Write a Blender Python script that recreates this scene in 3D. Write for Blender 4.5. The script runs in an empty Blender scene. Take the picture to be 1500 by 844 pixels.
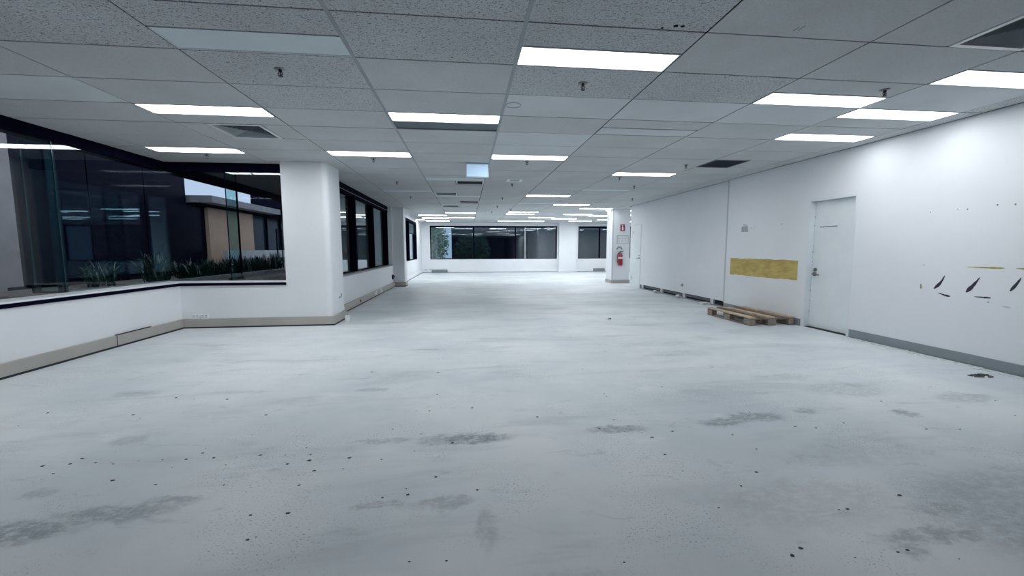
import bpy, bmesh, math, random
from mathutils import Vector, Matrix

# ------------------------------------------------------------------ scene, camera, world, exposure
scn = bpy.context.scene
COL = scn.collection
scn.view_settings.view_transform = 'Standard'
scn.view_settings.look = 'None'
scn.view_settings.gamma = 1.0
scn.view_settings.use_curve_mapping = False
scn.view_settings.exposure = 0.0

CAM_Z = 1.27
CEIL = CAM_Z + 1.4153            # underside of the ceiling tiles
F_PX, YAW, PIT, ROL = 593.885, 0.1105, 0.0959, -0.0026
cam_data = bpy.data.cameras.new('camera')
cam_data.sensor_fit = 'HORIZONTAL'
cam_data.sensor_width = 36.0
cam_data.lens = F_PX / 1500.0 * 36.0
cam_data.clip_start = 0.05
cam_data.clip_end = 300
cam = bpy.data.objects.new('camera', cam_data)
COL.objects.link(cam)
fw = Vector((math.sin(YAW) * math.cos(PIT), math.cos(YAW) * math.cos(PIT), -math.sin(PIT)))
rt = Vector((math.cos(YAW), -math.sin(YAW), 0))
up = rt.cross(fw)
c_, s_ = math.cos(ROL), math.sin(ROL)
r2 = rt * c_ + up * s_
u2 = up * c_ - rt * s_
M = Matrix((r2, u2, -fw)).transposed().to_4x4()
M.translation = Vector((0, 0, CAM_Z))
cam.matrix_world = M
scn.camera = cam

SKY = 1.0
LAMP = 17.0
world = bpy.data.worlds.new('overcast_sky')
scn.world = world
world.use_nodes = True
bg = world.node_tree.nodes['Background']
bg.inputs[0].default_value = (0.70, 0.80, 1.0, 1)
bg.inputs[1].default_value = SKY
scn.cycles.max_bounces = 10
scn.cycles.diffuse_bounces = 6
scn.cycles.glossy_bounces = 5
scn.cycles.transparent_max_bounces = 24
scn.cycles.sample_clamp_indirect = 6.0
scn.cycles.caustics_reflective = False
scn.cycles.caustics_refractive = False

random.seed(7)

# ------------------------------------------------------------------ materials
def new_mat(name):
    m = bpy.data.materials.new(name)
    m.use_nodes = True
    nt = m.node_tree
    b = nt.nodes['Principled BSDF']
    return m, nt, b

def node(nt, t, **kw):
    n = nt.nodes.new(t)
    for k, v in kw.items():
        if k in n.inputs:
            n.inputs[k].default_value = v
        else:
            setattr(n, k, v)
    return n

def mixcol(nt, fac, a, b):
    n = nt.nodes.new('ShaderNodeMix')
    n.data_type = 'RGBA'
    def put(sock, v):
        if hasattr(v, 'is_output'):
            nt.links.new(v, sock)
        elif isinstance(v, (int, float)):
            sock.default_value = v
        else:
            sock.default_value = (*v, 1)
    put(n.inputs[0], fac); put(n.inputs[6], a); put(n.inputs[7], b)
    return n.outputs[2]

def math_n(nt, op, a, b=None, clamp=False):
    n = nt.nodes.new('ShaderNodeMath'); n.operation = op; n.use_clamp = clamp
    for i, v in enumerate((a, b)):
        if v is None: continue
        if hasattr(v, 'is_output'): nt.links.new(v, n.inputs[i])
        else: n.inputs[i].default_value = v
    return n.outputs[0]

def maprange(nt, v, a, b, c=0.0, d=1.0, smooth=True):
    n = nt.nodes.new('ShaderNodeMapRange')
    n.interpolation_type = 'SMOOTHSTEP' if smooth else 'LINEAR'
    nt.links.new(v, n.inputs[0])
    for i, x in enumerate((a, b, c, d)): n.inputs[i + 1].default_value = x
    return n.outputs[0]

def noise(nt, vec, scale, detail=2.0, rough=0.5, dist=0.0):
    n = nt.nodes.new('ShaderNodeTexNoise')
    n.inputs['Scale'].default_value = scale
    n.inputs['Detail'].default_value = detail
    n.inputs['Roughness'].default_value = rough
    n.inputs['Distortion'].default_value = dist
    if vec is not None: nt.links.new(vec, n.inputs['Vector'])
    return n.outputs[0]

def position(nt, scale=(1, 1, 1), rotz=0.0):
    g = nt.nodes.new('ShaderNodeNewGeometry')
    m = nt.nodes.new('ShaderNodeMapping')
    m.inputs['Scale'].default_value = scale
    m.inputs['Rotation'].default_value = (0, 0, rotz)
    nt.links.new(g.outputs['Position'], m.inputs['Vector'])
    return m.outputs[0]

def plain(name, col, rough=0.6, var=0.06, scale=3.0, metal=0.0, bump=0.0, bscale=60.0, spec=None):
    m, nt, b = new_mat(name)
    p = position(nt)
    f = noise(nt, p, scale, 4, 0.6)
    a = tuple(max(0, c * (1 - var)) for c in col); d = tuple(min(1, c * (1 + var)) for c in col)
    nt.links.new(mixcol(nt, maprange(nt, f, 0.3, 0.7), a, d), b.inputs['Base Color'])
    b.inputs['Roughness'].default_value = rough
    b.inputs['Metallic'].default_value = metal
    if spec is not None: b.inputs['Specular IOR Level'].default_value = spec
    if bump:
        bn = nt.nodes.new('ShaderNodeBump'); bn.inputs['Strength'].default_value = bump
        bn.inputs['Distance'].default_value = 0.004
        nt.links.new(noise(nt, p, bscale, 3), bn.inputs['Height'])
        nt.links.new(bn.outputs[0], b.inputs['Normal'])
    return m

def emit(name, col, strength):
    m, nt, b = new_mat(name)
    b.inputs['Base Color'].default_value = (*[0.8 * c for c in col], 1)
    b.inputs['Emission Color'].default_value = (*col, 1)
    b.inputs['Emission Strength'].default_value = strength
    return m

def glass_mat(name, tint, f0):
    m, nt, b = new_mat(name)
    nt.nodes.remove(b)
    out = nt.nodes['Material Output']
    lw = nt.nodes.new('ShaderNodeLayerWeight'); lw.inputs[0].default_value = 0.5
    p5 = math_n(nt, 'POWER', lw.outputs['Facing'], 5.0)
    fac = math_n(nt, 'ADD', math_n(nt, 'MULTIPLY', p5, 1 - f0), f0, True)
    t = nt.nodes.new('ShaderNodeBsdfTransparent'); t.inputs[0].default_value = (*tint, 1)
    g = nt.nodes.new('ShaderNodeBsdfGlossy'); g.inputs['Roughness'].default_value = 0.0
    g.inputs[0].default_value = (0.95, 0.97, 1.0, 1)
    mx = nt.nodes.new('ShaderNodeMixShader')
    nt.links.new(fac, mx.inputs[0]); nt.links.new(t.outputs[0], mx.inputs[1]); nt.links.new(g.outputs[0], mx.inputs[2])
    nt.links.new(mx.outputs[0], out.inputs[0])
    return m

def tile_mat(name, base, fleck, amount, scale=70.0):
    m, nt, b = new_mat(name)
    p = position(nt)
    p2 = position(nt, (1.0, 1.6, 1.0))
    big = noise(nt, p, 1.3, 3)
    col = mixcol(nt, maprange(nt, big, 0.3, 0.7), tuple(c * 0.95 for c in base), tuple(c * 1.05 for c in base))
    if amount > 0:
        f1 = noise(nt, p2, scale, 3, 0.65, 1.2)
        msk = maprange(nt, f1, 0.38, 0.455, amount, 0.0)
        col = mixcol(nt, msk, col, fleck)
        f2 = noise(nt, p, scale * 2.6, 2, 0.6)
        msk2 = maprange(nt, f2, 0.62, 0.70, 0.0, amount * 0.5)
        col = mixcol(nt, msk2, col, fleck)
        bn = nt.nodes.new('ShaderNodeBump'); bn.inputs['Strength'].default_value = 0.5
        bn.inputs['Distance'].default_value = 0.003
        nt.links.new(f1, bn.inputs['Height']); nt.links.new(bn.outputs[0], b.inputs['Normal'])
    nt.links.new(col, b.inputs['Base Color'])
    b.inputs['Roughness'].default_value = 0.9
    b.inputs['Specular IOR Level'].default_value = 0.15
    return m

def wall_mat(name, col):
    m, nt, b = new_mat(name)
    p = position(nt)
    f = noise(nt, p, 0.9, 4, 0.6)
    c = mixcol(nt, maprange(nt, f, 0.3, 0.72), tuple(x * 0.96 for x in col), col)
    sc = noise(nt, position(nt, (1, 1, 0.25)), 9.0, 5, 0.7)
    c = mixcol(nt, maprange(nt, sc, 0.60, 0.78, 0.0, 0.10), c, (0.45, 0.47, 0.48))
    nt.links.new(c, b.inputs['Base Color'])
    b.inputs['Roughness'].default_value = 0.62
    b.inputs['Specular IOR Level'].default_value = 0.3
    bn = nt.nodes.new('ShaderNodeBump'); bn.inputs['Strength'].default_value = 0.08
    bn.inputs['Distance'].default_value = 0.002
    nt.links.new(noise(nt, p, 120, 2), bn.inputs['Height']); nt.links.new(bn.outputs[0], b.inputs['Normal'])
    return m

STAINS_AND_FALLOFF = [  # x, y, half length, half depth, strength: worn or wet-looking slab patches, plus broad ones painting foreground falloff
    (0.03, 2.63, 0.27, 0.085, 0.75), (-0.21, 2.64, 0.15, 0.09, 0.42), (1.04, 2.66, 0.24, 0.06, 0.62),
    (1.85, 2.68, 0.20, 0.07, 0.62), (2.15, 2.74, 0.24, 0.085, 0.62), (2.62, 2.79, 0.09, 0.06, 0.55),
    (-2.10, 1.95, 0.34, 0.10, 0.62), (-1.72, 2.05, 0.30, 0.08, 0.55), (-1.50, 2.12, 0.16, 0.05, 0.45),
    (-0.46, 1.98, 0.15, 0.035, 0.45), (-0.13, 1.96, 0.18, 0.06, 0.40), (0.08, 1.74, 0.06, 0.16, 0.28),
    (2.05, 1.47, 0.30, 0.06, 0.50), (2.28, 1.62, 0.18, 0.05, 0.45), (1.86, 1.40, 0.1, 0.05, 0.4),
    (3.35, 2.68, 0.10, 0.08, 0.60), (3.40, 3.21, 0.40, 0.20, 0.30), (3.1, 3.6, 0.35, 0.12, 0.25),
    (-2.93, 3.84, 0.22, 0.10, 0.32), (-0.87, 3.70, 0.16, 0.06, 0.38), (-0.52, 5.15, 0.25, 0.05, 0.38),
    (-2.26, 2.88, 0.12, 0.08, 0.28), (-0.58, 2.67, 0.22, 0.04, 0.38), (-2.24, 2.28, 0.10, 0.05, 0.32),
    (4.2, 2.9, 0.3, 0.12, 0.35), (2.6, 4.6, 0.4, 0.15, 0.2), (-1.7, 7.2, 0.8, 0.14, 0.25),
    (2.9, 1.55, 0.9, 0.42, 0.34), (1.7, 1.75, 0.55, 0.22, 0.20), (2.4, 2.15, 0.6, 0.14, 0.16), (0.3, 1.35, 0.5, 0.10, 0.22),  # broad weak grime that also paints in the lower-right falloff
]

def floor_mat():
    m, nt, b = new_mat('worn_concrete')
    p = position(nt)
    ps = position(nt, (0.35, 1.5, 1), 0.12)
    big = noise(nt, p, 0.55, 4, 0.6)
    col = mixcol(nt, maprange(nt, big, 0.32, 0.68), (0.55, 0.60, 0.635), (0.705, 0.74, 0.755))
    st = noise(nt, ps, 1.6, 6, 0.68, 0.6)
    col = mixcol(nt, maprange(nt, st, 0.50, 0.72, 0.0, 0.62), col, (0.43, 0.475, 0.50))
    st2 = noise(nt, position(nt, (0.5, 1.3, 1), -0.2), 5.0, 5, 0.7, 0.8)
    col = mixcol(nt, maprange(nt, st2, 0.58, 0.72, 0.0, 0.50), col, (0.34, 0.39, 0.42))
    wt = noise(nt, position(nt, (0.6, 1.2, 1), 0.3), 2.2, 5, 0.6)
    col = mixcol(nt, maprange(nt, wt, 0.58, 0.75, 0.0, 0.5), col, (0.80, 0.82, 0.82))
    # stains and painted falloff with a broken edge
    wob = nt.nodes.new('ShaderNodeTexNoise'); wob.inputs['Scale'].default_value = 9.0; wob.inputs['Detail'].default_value = 5
    wob.inputs['Roughness'].default_value = 0.7
    nt.links.new(p, wob.inputs['Vector'])
    off = nt.nodes.new('ShaderNodeVectorMath'); off.operation = 'MULTIPLY_ADD'
    nt.links.new(wob.outputs['Color'], off.inputs[0]); off.inputs[1].default_value = (0.16, 0.16, 0); nt.links.new(p, off.inputs[2])
    total = None
    for (x, y, a, d, s) in STAINS_AND_FALLOFF:
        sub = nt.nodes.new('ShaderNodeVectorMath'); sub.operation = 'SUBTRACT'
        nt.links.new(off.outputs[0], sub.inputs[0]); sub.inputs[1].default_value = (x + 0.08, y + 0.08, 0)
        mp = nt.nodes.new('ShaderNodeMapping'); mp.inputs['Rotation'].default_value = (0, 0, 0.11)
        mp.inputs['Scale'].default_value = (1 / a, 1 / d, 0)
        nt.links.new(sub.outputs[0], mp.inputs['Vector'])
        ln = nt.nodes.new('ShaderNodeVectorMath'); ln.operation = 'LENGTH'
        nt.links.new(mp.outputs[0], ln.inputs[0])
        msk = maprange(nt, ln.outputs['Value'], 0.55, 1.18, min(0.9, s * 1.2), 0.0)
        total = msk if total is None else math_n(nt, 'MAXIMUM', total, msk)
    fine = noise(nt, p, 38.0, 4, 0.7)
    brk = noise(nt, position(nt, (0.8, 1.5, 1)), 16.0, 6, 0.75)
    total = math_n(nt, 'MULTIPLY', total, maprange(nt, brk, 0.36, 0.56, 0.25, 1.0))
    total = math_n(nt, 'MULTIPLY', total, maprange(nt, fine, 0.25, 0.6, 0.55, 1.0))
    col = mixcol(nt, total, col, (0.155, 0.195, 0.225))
    # pitting
    clus = noise(nt, p, 1.4, 3, 0.6)
    pit = noise(nt, p, 95.0, 2, 0.6)
    pm = math_n(nt, 'MULTIPLY', maprange(nt, pit, 0.61, 0.67, 0.0, 0.8), maprange(nt, clus, 0.46, 0.60))
    col = mixcol(nt, pm, col, (0.14, 0.17, 0.19))
    grit = noise(nt, p, 220.0, 2, 0.6)
    col = mixcol(nt, maprange(nt, grit, 0.45, 0.75, 0.0, 0.16), col, (0.30, 0.34, 0.37))
    nt.links.new(col, b.inputs['Base Color'])
    nt.links.new(maprange(nt, st, 0.35, 0.7, 0.42, 0.62), b.inputs['Roughness'])
    b.inputs['Specular IOR Level'].default_value = 0.35
    bn = nt.nodes.new('ShaderNodeBump'); bn.inputs['Strength'].default_value = 0.15; bn.inputs['Distance'].default_value = 0.004
    nt.links.new(fine, bn.inputs['Height']); nt.links.new(bn.outputs[0], b.inputs['Normal'])
    return m

def wood_mat(name, c1, c2):
    m, nt, b = new_mat(name)
    p = position(nt, (14, 1.2, 14))
    f = noise(nt, p, 3.0, 5, 0.65, 0.6)
    col = mixcol(nt, maprange(nt, f, 0.3, 0.7), c1, c2)
    g = noise(nt, position(nt), 3.0, 3)
    col = mixcol(nt, maprange(nt, g, 0.5, 0.75, 0, 0.5), col, tuple(x * 0.45 for x in c1))
    nt.links.new(col, b.inputs['Base Color']); b.inputs['Roughness'].default_value = 0.85
    return m

def patch_mat():
    m, nt, b = new_mat('mustard_adhesive')
    p = position(nt)
    f = noise(nt, position(nt, (1, 0.8, 2)), 5.0, 5, 0.65)
    col = mixcol(nt, maprange(nt, f, 0.3, 0.7), (0.40, 0.29, 0.085), (0.56, 0.44, 0.15))
    g = noise(nt, p, 14.0, 4, 0.7)
    col = mixcol(nt, maprange(nt, g, 0.58, 0.72, 0, 0.5), col, (0.66, 0.58, 0.28))
    nt.links.new(col, b.inputs['Base Color']); b.inputs['Roughness'].default_value = 0.7
    return m

def soil_mat():
    m, nt, b = new_mat('planter_soil')
    f = noise(nt, position(nt), 14.0, 6, 0.75)
    col = mixcol(nt, maprange(nt, f, 0.3, 0.7), (0.10, 0.075, 0.055), (0.34, 0.27, 0.20))
    nt.links.new(col, b.inputs['Base Color']); b.inputs['Roughness'].default_value = 0.95
    return m

MAT = dict(
    wall=wall_mat('white_painted_plaster', (0.775, 0.80, 0.83)),
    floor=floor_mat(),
    tile_fissured=tile_mat('fissured_mineral_tile', (0.56, 0.58, 0.60), (0.09, 0.10, 0.11), 0.95),
    tile_fine=tile_mat('fine_mineral_tile', (0.56, 0.58, 0.59), (0.22, 0.24, 0.25), 0.35, 110),
    tile_plain=tile_mat('smooth_tile', (0.61, 0.645, 0.665), (0, 0, 0), 0.0),
    bar=plain('grey_runner', (0.30, 0.335, 0.355), 0.5),
    gap=plain('recessed_tee', (0.008, 0.011, 0.015), 0.9, spec=0.05),
    plenum=plain('plenum', (0.03, 0.035, 0.04), 0.9),
    lamp=emit('lamp_diffuser', (0.955, 0.98, 1.0), LAMP),
    lamp_dim=emit('lamp_diffuser_dimmed', (0.955, 0.98, 1.0), LAMP * 0.46),  # output turned down to tame the hot spots near the right wall
    lamp_mid=emit('lamp_diffuser_reduced', (0.955, 0.98, 1.0), LAMP * 0.72),  # output turned down a little to balance the exposure
    lamp_far=emit('lamp_diffuser_boosted', (0.955, 0.98, 1.0), LAMP * 1.2),  # output turned up to brighten the left and far end
    lamp_off=plain('unlit_diffuser', (0.62, 0.69, 0.72), 0.5, 0.02),
    trim_white=plain('white_metal', (0.62, 0.68, 0.72), 0.45, 0.03),
    slot=plain('grey_recess', (0.13, 0.16, 0.175), 0.7),
    vent_dark=plain('dark_vent', (0.012, 0.02, 0.03), 0.8),
    vent_blade=plain('vent_blade', (0.27, 0.31, 0.33), 0.5),
    return_grille=plain('return_air_core', (0.035, 0.055, 0.065), 0.7),
    frame=plain('navy_black_frame', (0.003, 0.003, 0.013), 0.8, 0.1, spec=0.03),
    glass=glass_mat('clear_tinted_glass', (0.84, 0.90, 0.93), 0.036),
    glass_mirror=glass_mat('reflective_glass', (0.66, 0.78, 0.83), 0.12),
    glass_fin=glass_mat('green_edge_glass', (0.70, 0.88, 0.88), 0.02),
    glass_edge=plain('glass_edge', (0.02, 0.07, 0.08), 0.2),
    skirt=plain('taupe_skirting_duct', (0.40, 0.385, 0.36), 0.5, 0.05),
    skirt_blue=plain('slate_skirting', (0.235, 0.265, 0.29), 0.5, 0.05),
    skirt_dark=plain('dark_floor_joint', (0.02, 0.022, 0.028), 0.8),
    sill=plain('white_sill', (0.78, 0.80, 0.84), 0.4, 0.02),
    sill_grey=plain('grey_sill', (0.22, 0.24, 0.25), 0.5, 0.05),
    door=plain('white_door_paint', (0.74, 0.785, 0.81), 0.4, 0.03),
    reveal=plain('door_frame_paint', (0.72, 0.765, 0.80), 0.45, 0.03),
    seam=plain('grey_seam', (0.52, 0.56, 0.58), 0.6),
    metal=plain('brushed_metal', (0.25, 0.26, 0.27), 0.35, 0.05, metal=0.9),
    black=plain('black_plastic', (0.012, 0.013, 0.018), 0.5),
    white_plastic=plain('white_plastic', (0.78, 0.80, 0.81), 0.4, 0.02),
    grey_plastic=plain('grey_plastic', (0.34, 0.37, 0.39), 0.5),
    patch=patch_mat(),
    smear=plain('black_adhesive', (0.02, 0.022, 0.035), 0.6),
    smear_y=plain('ochre_adhesive', (0.42, 0.36, 0.16), 0.7, 0.2, 20),
    wood=wood_mat('pallet_pine', (0.36, 0.275, 0.205), (0.62, 0.51, 0.39)),
    wood_gap_shade=wood_mat('pallet_gap_shade', (0.14, 0.095, 0.065), (0.27, 0.19, 0.13)),  # darker alternate boards, toned to show as shaded gaps in the deck
    wood_block=wood_mat('pallet_grey_block', (0.20, 0.165, 0.14), (0.36, 0.30, 0.25)),
    wood_dk=wood_mat('pallet_block', (0.13, 0.11, 0.095), (0.25, 0.215, 0.18)),
    plaster_lump=plain('plaster_offcut', (0.62, 0.65, 0.66), 0.9, 0.12, 12),
    debris=plain('dark_grit', (0.035, 0.04, 0.045), 0.9, 0.3, 30),
    lint=plain('fuzzy_scrap', (0.12, 0.13, 0.12), 0.95, 0.6, 60),
    red=plain('fire_red', (0.30, 0.012, 0.035), 0.35, 0.05),
    paper=plain('white_paper', (0.76, 0.79, 0.80), 0.7, 0.03),
    paper_grey=plain('grey_print', (0.30, 0.32, 0.34), 0.7),
    exit_face=emit('exit_sign_face', (0.55, 0.76, 1.0), 0.42),
    pier=plain('brown_render', (0.58, 0.48, 0.44), 0.9, 0.1, 2),
    terracotta=plain('terracotta_render', (0.84, 0.58, 0.41), 0.9, 0.08, 2),
    slab=plain('weathered_concrete', (0.42, 0.38, 0.38), 0.9, 0.12, 2),
    dark_glass=plain('dark_curtain_glass', (0.003, 0.004, 0.016), 0.25, 0.1, spec=0.06),
    teal_glass=plain('teal_curtain_glass', (0.008, 0.035, 0.055), 0.2, 0.1, spec=0.1),
    soffit=plain('navy_soffit', (0.006, 0.006, 0.018), 0.9, spec=0.05),
    soil=soil_mat(),
    pave=plain('grey_paving', (0.26, 0.25, 0.25), 0.9, 0.15, 4),
    kerb=plain('concrete_kerb', (0.36, 0.38, 0.37), 0.9, 0.12, 6),
    low_wall=plain('pale_low_wall', (0.85, 0.82, 0.80), 0.9, 0.08, 3),
    leaf=plain('strap_leaf', (0.030, 0.075, 0.055), 0.5, 0.6, 25, spec=0.2),
    leaf_highlight=plain('strap_leaf_highlight', (0.42, 0.50, 0.44), 0.4, 0.3, 25),  # pale tone paints the highlights on the strap leaves
    tree_leaf=plain('tree_leaf', (0.36, 0.44, 0.26), 0.6, 0.6, 6),
    bark=plain('grey_bark', (0.17, 0.16, 0.15), 0.9, 0.2, 10),
)

# ------------------------------------------------------------------ mesh helpers
class MB:
    def __init__(self): self.v, self.f, self.m = [], [], []
    def add(self, vs, fs, mi=0):
        o = len(self.v); self.v += [tuple(x) for x in vs]
        self.f += [tuple(i + o for i in f) for f in fs]; self.m += [mi] * len(fs)
        return self
    def box(self, x0, x1, y0, y1, z0, z1, mi=0):
        vs = [(x, y, z) for x in (x0, x1) for y in (y0, y1) for z in (z0, z1)]
        return self.add(vs, [(0, 1, 3, 2), (4, 6, 7, 5), (0, 4, 5, 1), (2, 3, 7, 6), (0, 2, 6, 4), (1, 5, 7, 3)], mi)
    def lathe(self, prof, c=(0, 0, 0), n=16, axis='z', mi=0):
        vs = []; k = len(prof)
        for i in range(n):
            a = 2 * math.pi * i / n
            for (r, h) in prof:
                q = (r * math.cos(a), r * math.sin(a), h)
                if axis == 'y': q = (q[0], q[2], q[1])
                if axis == 'x': q = (q[2], q[0], q[1])
                vs.append((q[0] + c[0], q[1] + c[1], q[2] + c[2]))
        fs = []
        for i in range(n):
            j = (i + 1) % n
            for t in range(k - 1):
                fs.append((i * k + t, j * k + t, j * k + t + 1, i * k + t + 1))
        return self.add(vs, fs, mi)
    def tube(self, pts, r, n=8, mi=0):
        pts = [Vector(p) for p in pts]; vs = []
        for i, p in enumerate(pts):
            d = (pts[min(i + 1, len(pts) - 1)] - pts[max(i - 1, 0)]).normalized()
            a = d.orthogonal().normalized(); b = d.cross(a)
            for q in range(n):
                t = 2 * math.pi * q / n
                vs.append(p + a * (r * math.cos(t)) + b * (r * math.sin(t)))
        fs = [(i * n + q, i * n + (q + 1) % n, (i + 1) * n + (q + 1) % n, (i + 1) * n + q) for i in range(len(pts) - 1) for q in range(n)]
        fs += [tuple(range(n))[::-1], tuple((len(pts) - 1) * n + q for q in range(n))]
        return self.add(vs, fs, mi)
    def prism(self, poly, d0, d1, axis='x', mi=0):
        """polygon in the two other axes, extruded d0..d1 along axis"""
        def put(d, a, b):
            return {'x': (d, a, b), 'y': (a, d, b), 'z': (a, b, d)}[axis]
        n = len(poly)
        vs = [put(d0, *p) for p in poly] + [put(d1, *p) for p in poly]
        fs = [tuple(range(n)), tuple(range(n, 2 * n))[::-1]] + [(i, i + n, (i + 1) % n + n, (i + 1) % n) for i in range(n)]
        return self.add(vs, fs, mi)
    def mesh(self, name, mats, bevel=0.0, smooth=False):
        me = bpy.data.meshes.new(name)
        me.from_pydata(self.v, [], self.f)
        for m in mats: me.materials.append(m)
        if len(mats) > 1: me.polygons.foreach_set('material_index', self.m)
        bm = bmesh.new(); bm.from_mesh(me)
        bmesh.ops.recalc_face_normals(bm, faces=bm.faces)
        if bevel:
            bmesh.ops.bevel(bm, geom=list(bm.edges), offset=bevel, segments=1, profile=0.5, affect='EDGES', clamp_overlap=True)
        if smooth:
            for f in bm.faces: f.smooth = True
        bm.to_mesh(me); bm.free()
        return me

def tag(o, label=None, cat=None, group=None, kind=None):
    if label: o['label'] = label
    if cat: o['category'] = cat
    if group: o['group'] = group
    if kind: o['kind'] = kind
    return o

def link(name, data, parent=None, loc=(0, 0, 0)):
    o = bpy.data.objects.new(name, data)
    COL.objects.link(o)
    o.location = loc
    if parent is not None: o.parent = parent
    return o

def obj(name, mb, mat, parent=None, loc=(0, 0, 0), bevel=0.0, smooth=False):
    mats = mat if isinstance(mat, (list, tuple)) else [mat]
    mats = [MAT[m] if isinstance(m, str) else m for m in mats]
    return link(name, mb.mesh(name, mats, bevel, smooth), parent, loc)

def thing(name, label, cat, loc=(0, 0, 0), rotz=0.0, group=None, kind=None):
    o = link(name, None, None, loc)
    o.empty_display_size = 0.1
    o.rotation_euler = (0, 0, rotz)
    return tag(o, label, cat, group, kind)

def copy_tree(src, loc, label, group=None):
    r = src.copy(); COL.objects.link(r); r.location = loc
    r['label'] = label
    if group: r['group'] = group
    elif 'group' in r: del r['group']
    for ch in src.children:
        c = ch.copy(); COL.objects.link(c); c.parent = r
        for g in ch.children:
            d = g.copy(); COL.objects.link(d); d.parent = c
    return r

def struct(name, mb, mat, label, cat, bevel=0.0):
    return tag(obj(name, mb, mat, bevel=bevel), label, cat, kind='structure')

# ------------------------------------------------------------------ plan (metres; camera over the origin, y runs down the room)
XR, XRF = 5.44, 5.50         # right wall, its far stretch
XL, XLG = -4.60, -4.87       # left spandrel face, left glazing
YR, YRG = 7.05, 7.30         # return spandrel, return glazing
XC, XCG = -2.50, -2.68       # corridor spandrel, corridor glazing
YFAR = 22.30
ZS, ZH = 0.74, 2.545         # sill top, window head
SEAM_Y, END_Y = 8.04, 13.25
YB = -14.0
XE = 13.0
TOP = CEIL + 0.25

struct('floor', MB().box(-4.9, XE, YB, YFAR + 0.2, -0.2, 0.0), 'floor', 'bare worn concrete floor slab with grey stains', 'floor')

# right wall with the near door opening
D0, D1, DZ = 5.19, 5.99, 2.03
w = MB().box(XR, XR + 0.14, YB, D0, 0, TOP).box(XR, XR + 0.14, D1, SEAM_Y, 0, TOP).box(XR, XR + 0.14, D0, D1, DZ, TOP)
struct('wall_right', w, 'wall', 'long white wall beside the pallet with torn adhesive marks', 'wall')
# far stretch: its skirting is gone, the stud cavity shows at the foot
REC = 0.135
E0, E1 = 12.42, 13.02
w = MB().box(XRF, XRF + 0.10, SEAM_Y, E0, REC, TOP).box(XRF, XRF + 0.10, E0, END_Y, 0, TOP)
w.box(XRF + 0.10, XE, END_Y - 0.1, END_Y, 0, TOP)
wrf = struct('wall_right_far', w, 'wall', 'white wall beyond the grey seam with exposed studs at its foot', 'wall')
obj('cavity_back', MB().box(XRF + 0.07, XRF + 0.10, SEAM_Y, E0, 0, REC), 'skirt_dark', wrf)
obj('floor_track', MB().box(XRF + 0.005, XRF + 0.06, SEAM_Y, E0, 0.0, 0.02), 'skirt_blue', wrf)
for y in (8.52, 9.72, 10.92, 12.20):
    obj('stud', MB().box(XRF + 0.01, XRF + 0.06, y, y + 0.11, 0.02, REC), 'plaster_lump', wrf)
for y in (8.66, 9.86, 11.06):
    obj('rail', MB().box(XRF + 0.03, XRF + 0.05, y, y + 1.02, 0.065, 0.115), 'slot', wrf)
struct('trim_1', MB().box(XR - 0.004, XRF + 0.01, SEAM_Y - 0.012, SEAM_Y + 0.028, 0.13, CEIL), 'seam', 'grey vertical joint strip between the two right wall stretches', 'trim')
struct('baseboard_right', MB().box(XR - 0.015, XR, YB, D0 - 0.03, 0.012, 0.115).box(XR - 0.011, XR, YB, D0 - 0.03, 0, 0.012), 'skirt_blue', 'slate grey skirting along the right wall before the door', 'baseboard', 0.002)
struct('baseboard_right_short', MB().box(XR - 0.015, XR, D1 + 0.03, SEAM_Y - 0.03, 0.0, 0.115), 'skirt_blue', 'slate grey skirting behind the pallet', 'baseboard', 0.002)

# near door
d = thing('door_1', 'white flush door set back in the right wall beside the pallet', 'door', (XR, D0, 0), kind='structure')
RV = 0.085
obj('door_frame', MB().box(0, 0.12, -0.002, 0.028, 0, DZ).box(0, 0.12, D1 - D0 - 0.028, D1 - D0 + 0.002, 0, DZ).box(0, 0.12, 0.028, D1 - D0 - 0.028, DZ - 0.028, DZ), 'reveal', d, bevel=0.003)
leaf = obj('door_leaf', MB().box(RV, RV + 0.04, 0.031, D1 - D0 - 0.031, 0.012, DZ - 0.031), 'door', d, bevel=0.002)
obj('sign_slot', MB().box(RV - 0.006, RV + 0.001, 0.37, 0.67, 1.592, 1.608), 'skirt_blue', leaf)
obj('threshold', MB().box(0.02, 0.12, 0.0, D1 - D0, 0.0, 0.008), 'skirt_dark', d)
lk = obj('lock_plate', MB().lathe([(0.0, -0.012), (0.028, -0.012), (0.030, 0.0)], (RV, 0.70, 0.93), 18, 'x'), 'metal', leaf)
h = MB().lathe([(0.0, -0.014), (0.032, -0.014), (0.034, 0.0)], (RV, 0.705, 0.86), 18, 'x')
h.tube([(RV - 0.01, 0.705, 0.86), (RV - 0.05, 0.705, 0.86), (RV - 0.055, 0.66, 0.858), (RV - 0.052, 0.58, 0.853)], 0.010)
obj('lever_handle', h, 'metal', leaf, smooth=True)
for z in (0.25, 0.42, 0.58, 0.68, 0.99, 1.05, 1.12, 1.20, 1.30, 1.62, 1.76):
    obj('paint_chip', MB().box(RV - 0.003, RV + 0.001, D1 - D0 - 0.034, D1 - D0 - 0.028, z, z + random.uniform(0.008, 0.035)), 'skirt_dark', d)
obj('hinge', MB().lathe([(0, 0), (0.007, 0), (0.007, 0.09), (0, 0.09)], (RV - 0.004, 0.031, 1.70), 10), 'reveal', leaf)

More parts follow.
